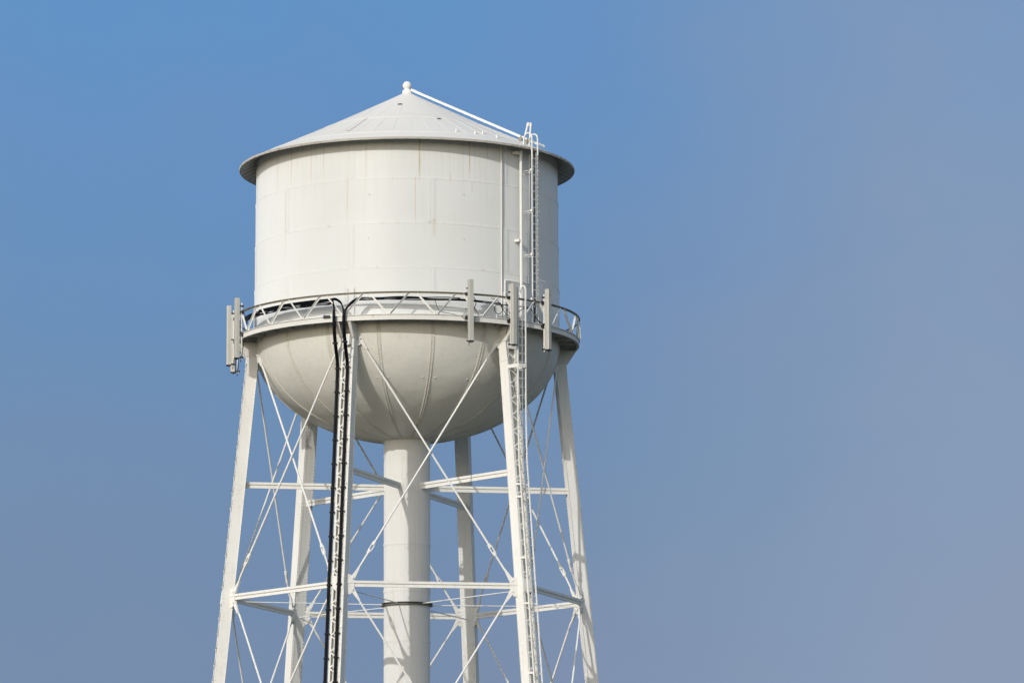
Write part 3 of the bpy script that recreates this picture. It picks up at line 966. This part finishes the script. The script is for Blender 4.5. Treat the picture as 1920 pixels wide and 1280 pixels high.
# thin loose line beside the ladder
b = MB()
pts = [P(1.10, 36.0, 4.49), P(1.055, 36.4, 4.40), P(1.07, 37.5, 4.2), P(1.10, 39.5, 4.0), P(1.13, 41.5, 3.72), P(1.15, 41.8, 3.4), P(1.19, 41.6, 2.95)]
b.tube(fillet(pts, 0.5, 5), 0.008, 5)
b.build('ladder_wire', MDARK, tower)

# ------------------------------------------------------------------ panel antennas on the balcony rail
ZA0, ZA1 = 4.338, 4.728
def antenna(label):
    root = empty('panel_antenna')
    tag(root, label, 'antenna', 'panel antennas on the balcony rail')
    m_ = MB()
    r_ = 1.167
    hw, hdp = 0.092, 0.084
    sec = [(-hw, -hdp), (hw, -hdp), (hw, 0.03), (hw * 0.82, hdp), (-hw * 0.82, hdp), (-hw, 0.03)]
    c0, c1 = L(r_, 0, ZA0), L(r_, 0, ZA1)
    vs = [c0 + Vector((x_, -o_, 0)) for x_, o_ in sec] + [c1 + Vector((x_, -o_, 0)) for x_, o_ in sec]
    m_.add(vs, [tuple(range(6))[::-1], tuple(range(6, 12))] + [(k, (k + 1) % 6, 6 + (k + 1) % 6, 6 + k) for k in range(6)])
    m_.build('panel', MANT, root)
    m_ = MB()
    m_.box(c0 - Vector((0, 0, 0.018)), Vector((hw * 1.02, 0, 0)), Vector((0, hdp * 1.02, 0)), Vector((0, 0, 0.02)))
    for x_ in (-0.05, 0.0, 0.05):
        m_.tube([c0 + Vector((x_, 0.01, -0.03)), c0 + Vector((x_, 0.01, -0.075))], 0.014, 6)
    m_.build('end_cap', MDARK, root)
    m_ = MB()
    rp = 1.1345
    m_.tube([L(rp, -0.0, ZA0 - 0.012), L(rp, -0.0, ZA1 - 0.03)], 0.032, 10)
    m_.build('mounting_pole', MWHITE, root)
    for z_, sc in ((ZA1 - 0.05, 1.0), (4.505, 0.75), (ZA0 + 0.004, 1.0)):
        m_ = MB()
        c_ = L((rp + r_) / 2 - 0.002, -0.0, z_)
        for s_ in (-1, 1):
            m_.box(c_ + Vector((s_ * 0.05, 0.03, 0)), Vector((0.008, 0, 0)), Vector((0, 0.11, 0)), Vector((0, 0, 0.022 * sc)))
        m_.box(L(rp, 0, z_) + Vector((0, 0.045, 0)), Vector((0.075, 0, 0)), Vector((0, 0.012, 0)), Vector((0, 0, 0.03 * sc)))
        m_.tube([L(rp, 0, z_) + Vector((-0.13, -0.02, 0)), L(rp, 0, z_) + Vector((0.11, -0.02, 0))], 0.011, 6)
        m_.build('bracket', MDARK, root)
    for z_ in (ZH - 0.006, ZB + 0.02):
        m_ = MB()
        m_.box(L(rp, 0, z_) + Vector((-0.02, 0.03, 0.0)), Vector((0.11, 0, 0)), Vector((0, 0.05, 0)), Vector((0, 0, 0.06)))
        m_.box(L(rp, 0, z_) + Vector((-0.13, 0.0, 0.0)), Vector((0.02, 0, 0)), Vector((0, 0.03, 0)), Vector((0, 0, 0.03)))
        m_.build('clamp', MDARK, root)
    return root
AZS = [(-70.5, 'grey panel antenna nearest the tank wall in the left group on the balcony rail'),
       (-85.6, 'grey panel antenna farthest left, standing out against the sky'),
       (-100.7, 'grey panel antenna hanging lowest, half hidden behind the two other left antennas'),
       (20.2, 'grey panel antenna leftmost of three on the right, in front of the pale tank wall'),
       (35.5, 'grey panel antenna on the rail right beside the top of the leg ladder'),
       (50.7, 'grey panel antenna rightmost, in front of the shaded side of the tank')]
proto = None
for phi, lab in AZS:
    if proto is None:
        proto = antenna(lab); o = proto
    else:
        o = proto.copy(); scene.collection.objects.link(o); o['label'] = lab
        for ch in [x for x in bpy.data.objects if x.parent == proto]:
            c = ch.copy(); scene.collection.objects.link(c); c.parent = o
    o.rotation_euler.z = R_(phi)
ANT = {round(o.rotation_euler.z * 57.3): o for o in bpy.data.objects if o.get('category') == 'antenna'}
# jumper leads: each hangs with its own antenna
def jumper(antphi, pts, r=0.013):
    o = [x for x in bpy.data.objects if x.get('category') == 'antenna' and abs(math.degrees(x.rotation_euler.z) - antphi) < 0.5][0]
    m_ = MB()
    inv = Matrix.Rotation(-R_(antphi), 4, 'Z')
    m_.tube([inv @ Vector(p) for p in fillet(pts, 0.25, 5)], r, 6)
    m_.build('jumper_lead', MBLACK, o)
def loop(phi, z, rad, r_=1.10, n=14, start=0, arc=330):
    e = Vector((math.sin(R_(phi)), -math.cos(R_(phi)), 0)); t_ = Vector((-e.y, e.x, 0))
    c = P(r_, phi, z)
    return [c + t_ * rad * math.cos(R_(start + arc * k / n)) + Vector((0, 0, rad * math.sin(R_(start + arc * k / n)))) for k in range(n + 1)]
jumper(20.2, [P(1.14, 20.6, 4.655), P(1.11, 21.2, 4.65)] + loop(20.9, 4.595, 0.27, 1.10, 14, 85, -210))
jumper(20.2, [P(1.145, 20.0, 4.31), P(1.14, 19.0, 4.49), P(1.10, 15.0, 4.515), P(1.08, 10.5, 4.53), P(1.08, 9.5, 4.60), P(1.09, 8.5, 4.61)], 0.010)
jumper(35.5, loop(31.8, 4.565, 0.17, 1.10, 16, 90, 360) + [P(1.10, 32.5, 4.61), P(1.12, 33.6, 4.545), P(1.14, 34.8, 4.52)])
jumper(35.5, [P(1.10, 29.0, 4.632), P(1.11, 31.0, 4.622), P(1.11, 32.0, 4.60), P(1.12, 33.4, 4.58), P(1.14, 35.0, 4.54), P(1.12, 36.6, 4.52)], 0.012)
jumper(50.7, [P(1.14, 49.5, 4.655), P(1.11, 48.6, 4.63), P(1.10, 47.5, 4.59), P(1.10, 48.2, 4.545), P(1.12, 49.6, 4.515), P(1.14, 50.2, 4.50)])
jumper(50.7, [P(1.11, 38.5, 4.535), P(1.11, 40.5, 4.575), P(1.11, 43.5, 4.598), P(1.11, 45.8, 4.592), P(1.11, 47.2, 4.555), P(1.12, 49.0, 4.515), P(1.14, 50.2, 4.48)], 0.015)
for phi in (-70.5, -85.6, -100.7):
    jumper(phi, [P(1.14, phi, 4.31), P(1.125, phi + 1.0, 4.44), P(1.12, phi + 2.0, 4.56), P(1.105, phi + 4.5, 4.60)], 0.014)
    jumper(phi, [P(1.14, phi, 4.64), P(1.12, phi + 1.2, 4.62), P(1.11, phi + 3.0, 4.54), P(1.10, phi + 5.0, 4.58)], 0.013)

# ------------------------------------------------------------------ coaxial cables
PB = -21.0
eB = Vector((math.sin(R_(PB)), -math.cos(R_(PB)), 0)); tB = Vector((-eB.y, eB.x, 0))
def down(t_, o_, z):                              # beside the outer face of leg B
    r_ = RL(z) + HD + 0.006
    if z > 4.2: r_ = max(r_, 1.139 if z > 4.36 else r_ + (1.139 - r_) * (z - 4.2) / 0.16)
    return P(r_, PB, z) + tB * t_ + eB * o_
DZ = [4.40, 4.30, 4.2, 4.0, 3.6, 3.2, 2.8, 2.4, 1.8, 1.0, 0.2, ZG + 0.02]
def cable_run(label, side, n_in):
    root = empty('coaxial_cables')
    tag(root, label, 'cables', 'coaxial cable runs down the leg')
    for k in range(8):
        nc = 3
        col, row = k % nc, k // nc
        tt = side * 0.031 * S - (0.115 if side < 0 else 0.09) + (col - (nc - 1) / 2) * 0.0355
        oo = 0.018 + row * 0.035
        path = []
        if side < 0:
            zc = 4.620 - 0.0046 * k; rc = 1.085 + 0.012 * (k % 2)
            end = -92 + 3 * k
            q = [P(rc, end + (-26.5 - end) * j / 16, zc + 0.0028 * math.sin(j * (0.9 + 0.13 * k) + 1.9 * k)) for j in range(17)]
            q += [P(1.11, -25.3, zc + 0.004), P(1.14, -23.9, 4.585 - 0.004 * k)]
        elif k < n_in:                            # comes from the left group too
            zc = 4.622 - 0.006 * k; rc = 1.10
            q = [P(rc, -60 + (-26 + 60) * j / 10, zc) for j in range(11)]
            q += [P(1.115, -24.0, zc + 0.002), P(1.135, -21.2, 4.59 - 0.006 * k)]
        else:
            zc = 4.618 - 0.004 * (k - n_in); rc = 1.092
            end = (18, 8, 33, 26, 45)[(k - n_in) % 5]
            q = [P(rc, end + (-14.5 - end) * j / 10, zc + 0.003 * math.sin(j * 1.3 + 2.1 * k)) for j in range(11)]
            q += [P(1.11, -16.4, zc), P(1.14, -18.4, 4.585 - 0.004 * (k - n_in))]
        q += [P(1.148, PB, 4.52) + tB * tt + eB * oo * 0.6]
        q += [down(tt, oo, z_) for z_ in DZ]
        m_ = MB()
        m_.tube(fillet(q, 0.35, 5), 0.0185, 8)
        m_.build('cable', MBLACK, root)
    z_ = 4.37 if side > 0 else 4.245
    z_ = 4.335 if side > 0 else 4.33
    while z_ > ZG + 0.1:
        m_ = MB()
        c_ = down(side * 0.031 * S - (0.115 if side < 0 else 0.09), 0.038, z_)
        m_.box(c_, tB * 0.085, eB * 0.058, Vector((0, 0, 0.016)))
        m_.box(c_ + eB * 0.03, tB * 0.05, eB * 0.05, Vector((0, 0, 0.034)))
        for s_ in (-1, 1):
            m_.tube([c_ + tB * s_ * 0.085 - Vector((0, 0, 0.035)), c_ + tB * s_ * 0.085 + Vector((0, 0, 0.035))], 0.013, 6)
        m_.build('clamp', MBLACK, root)
        z_ -= 0.154
    return root
cable_run('thick black cable bundle on the left of the front leg, fed from the left antennas', -1, 0)
cable_run('black cable bundle on the right of the front leg, bending down from the right antennas', 1, 3)
# two loose leads that dip along the tank wall to the right antennas
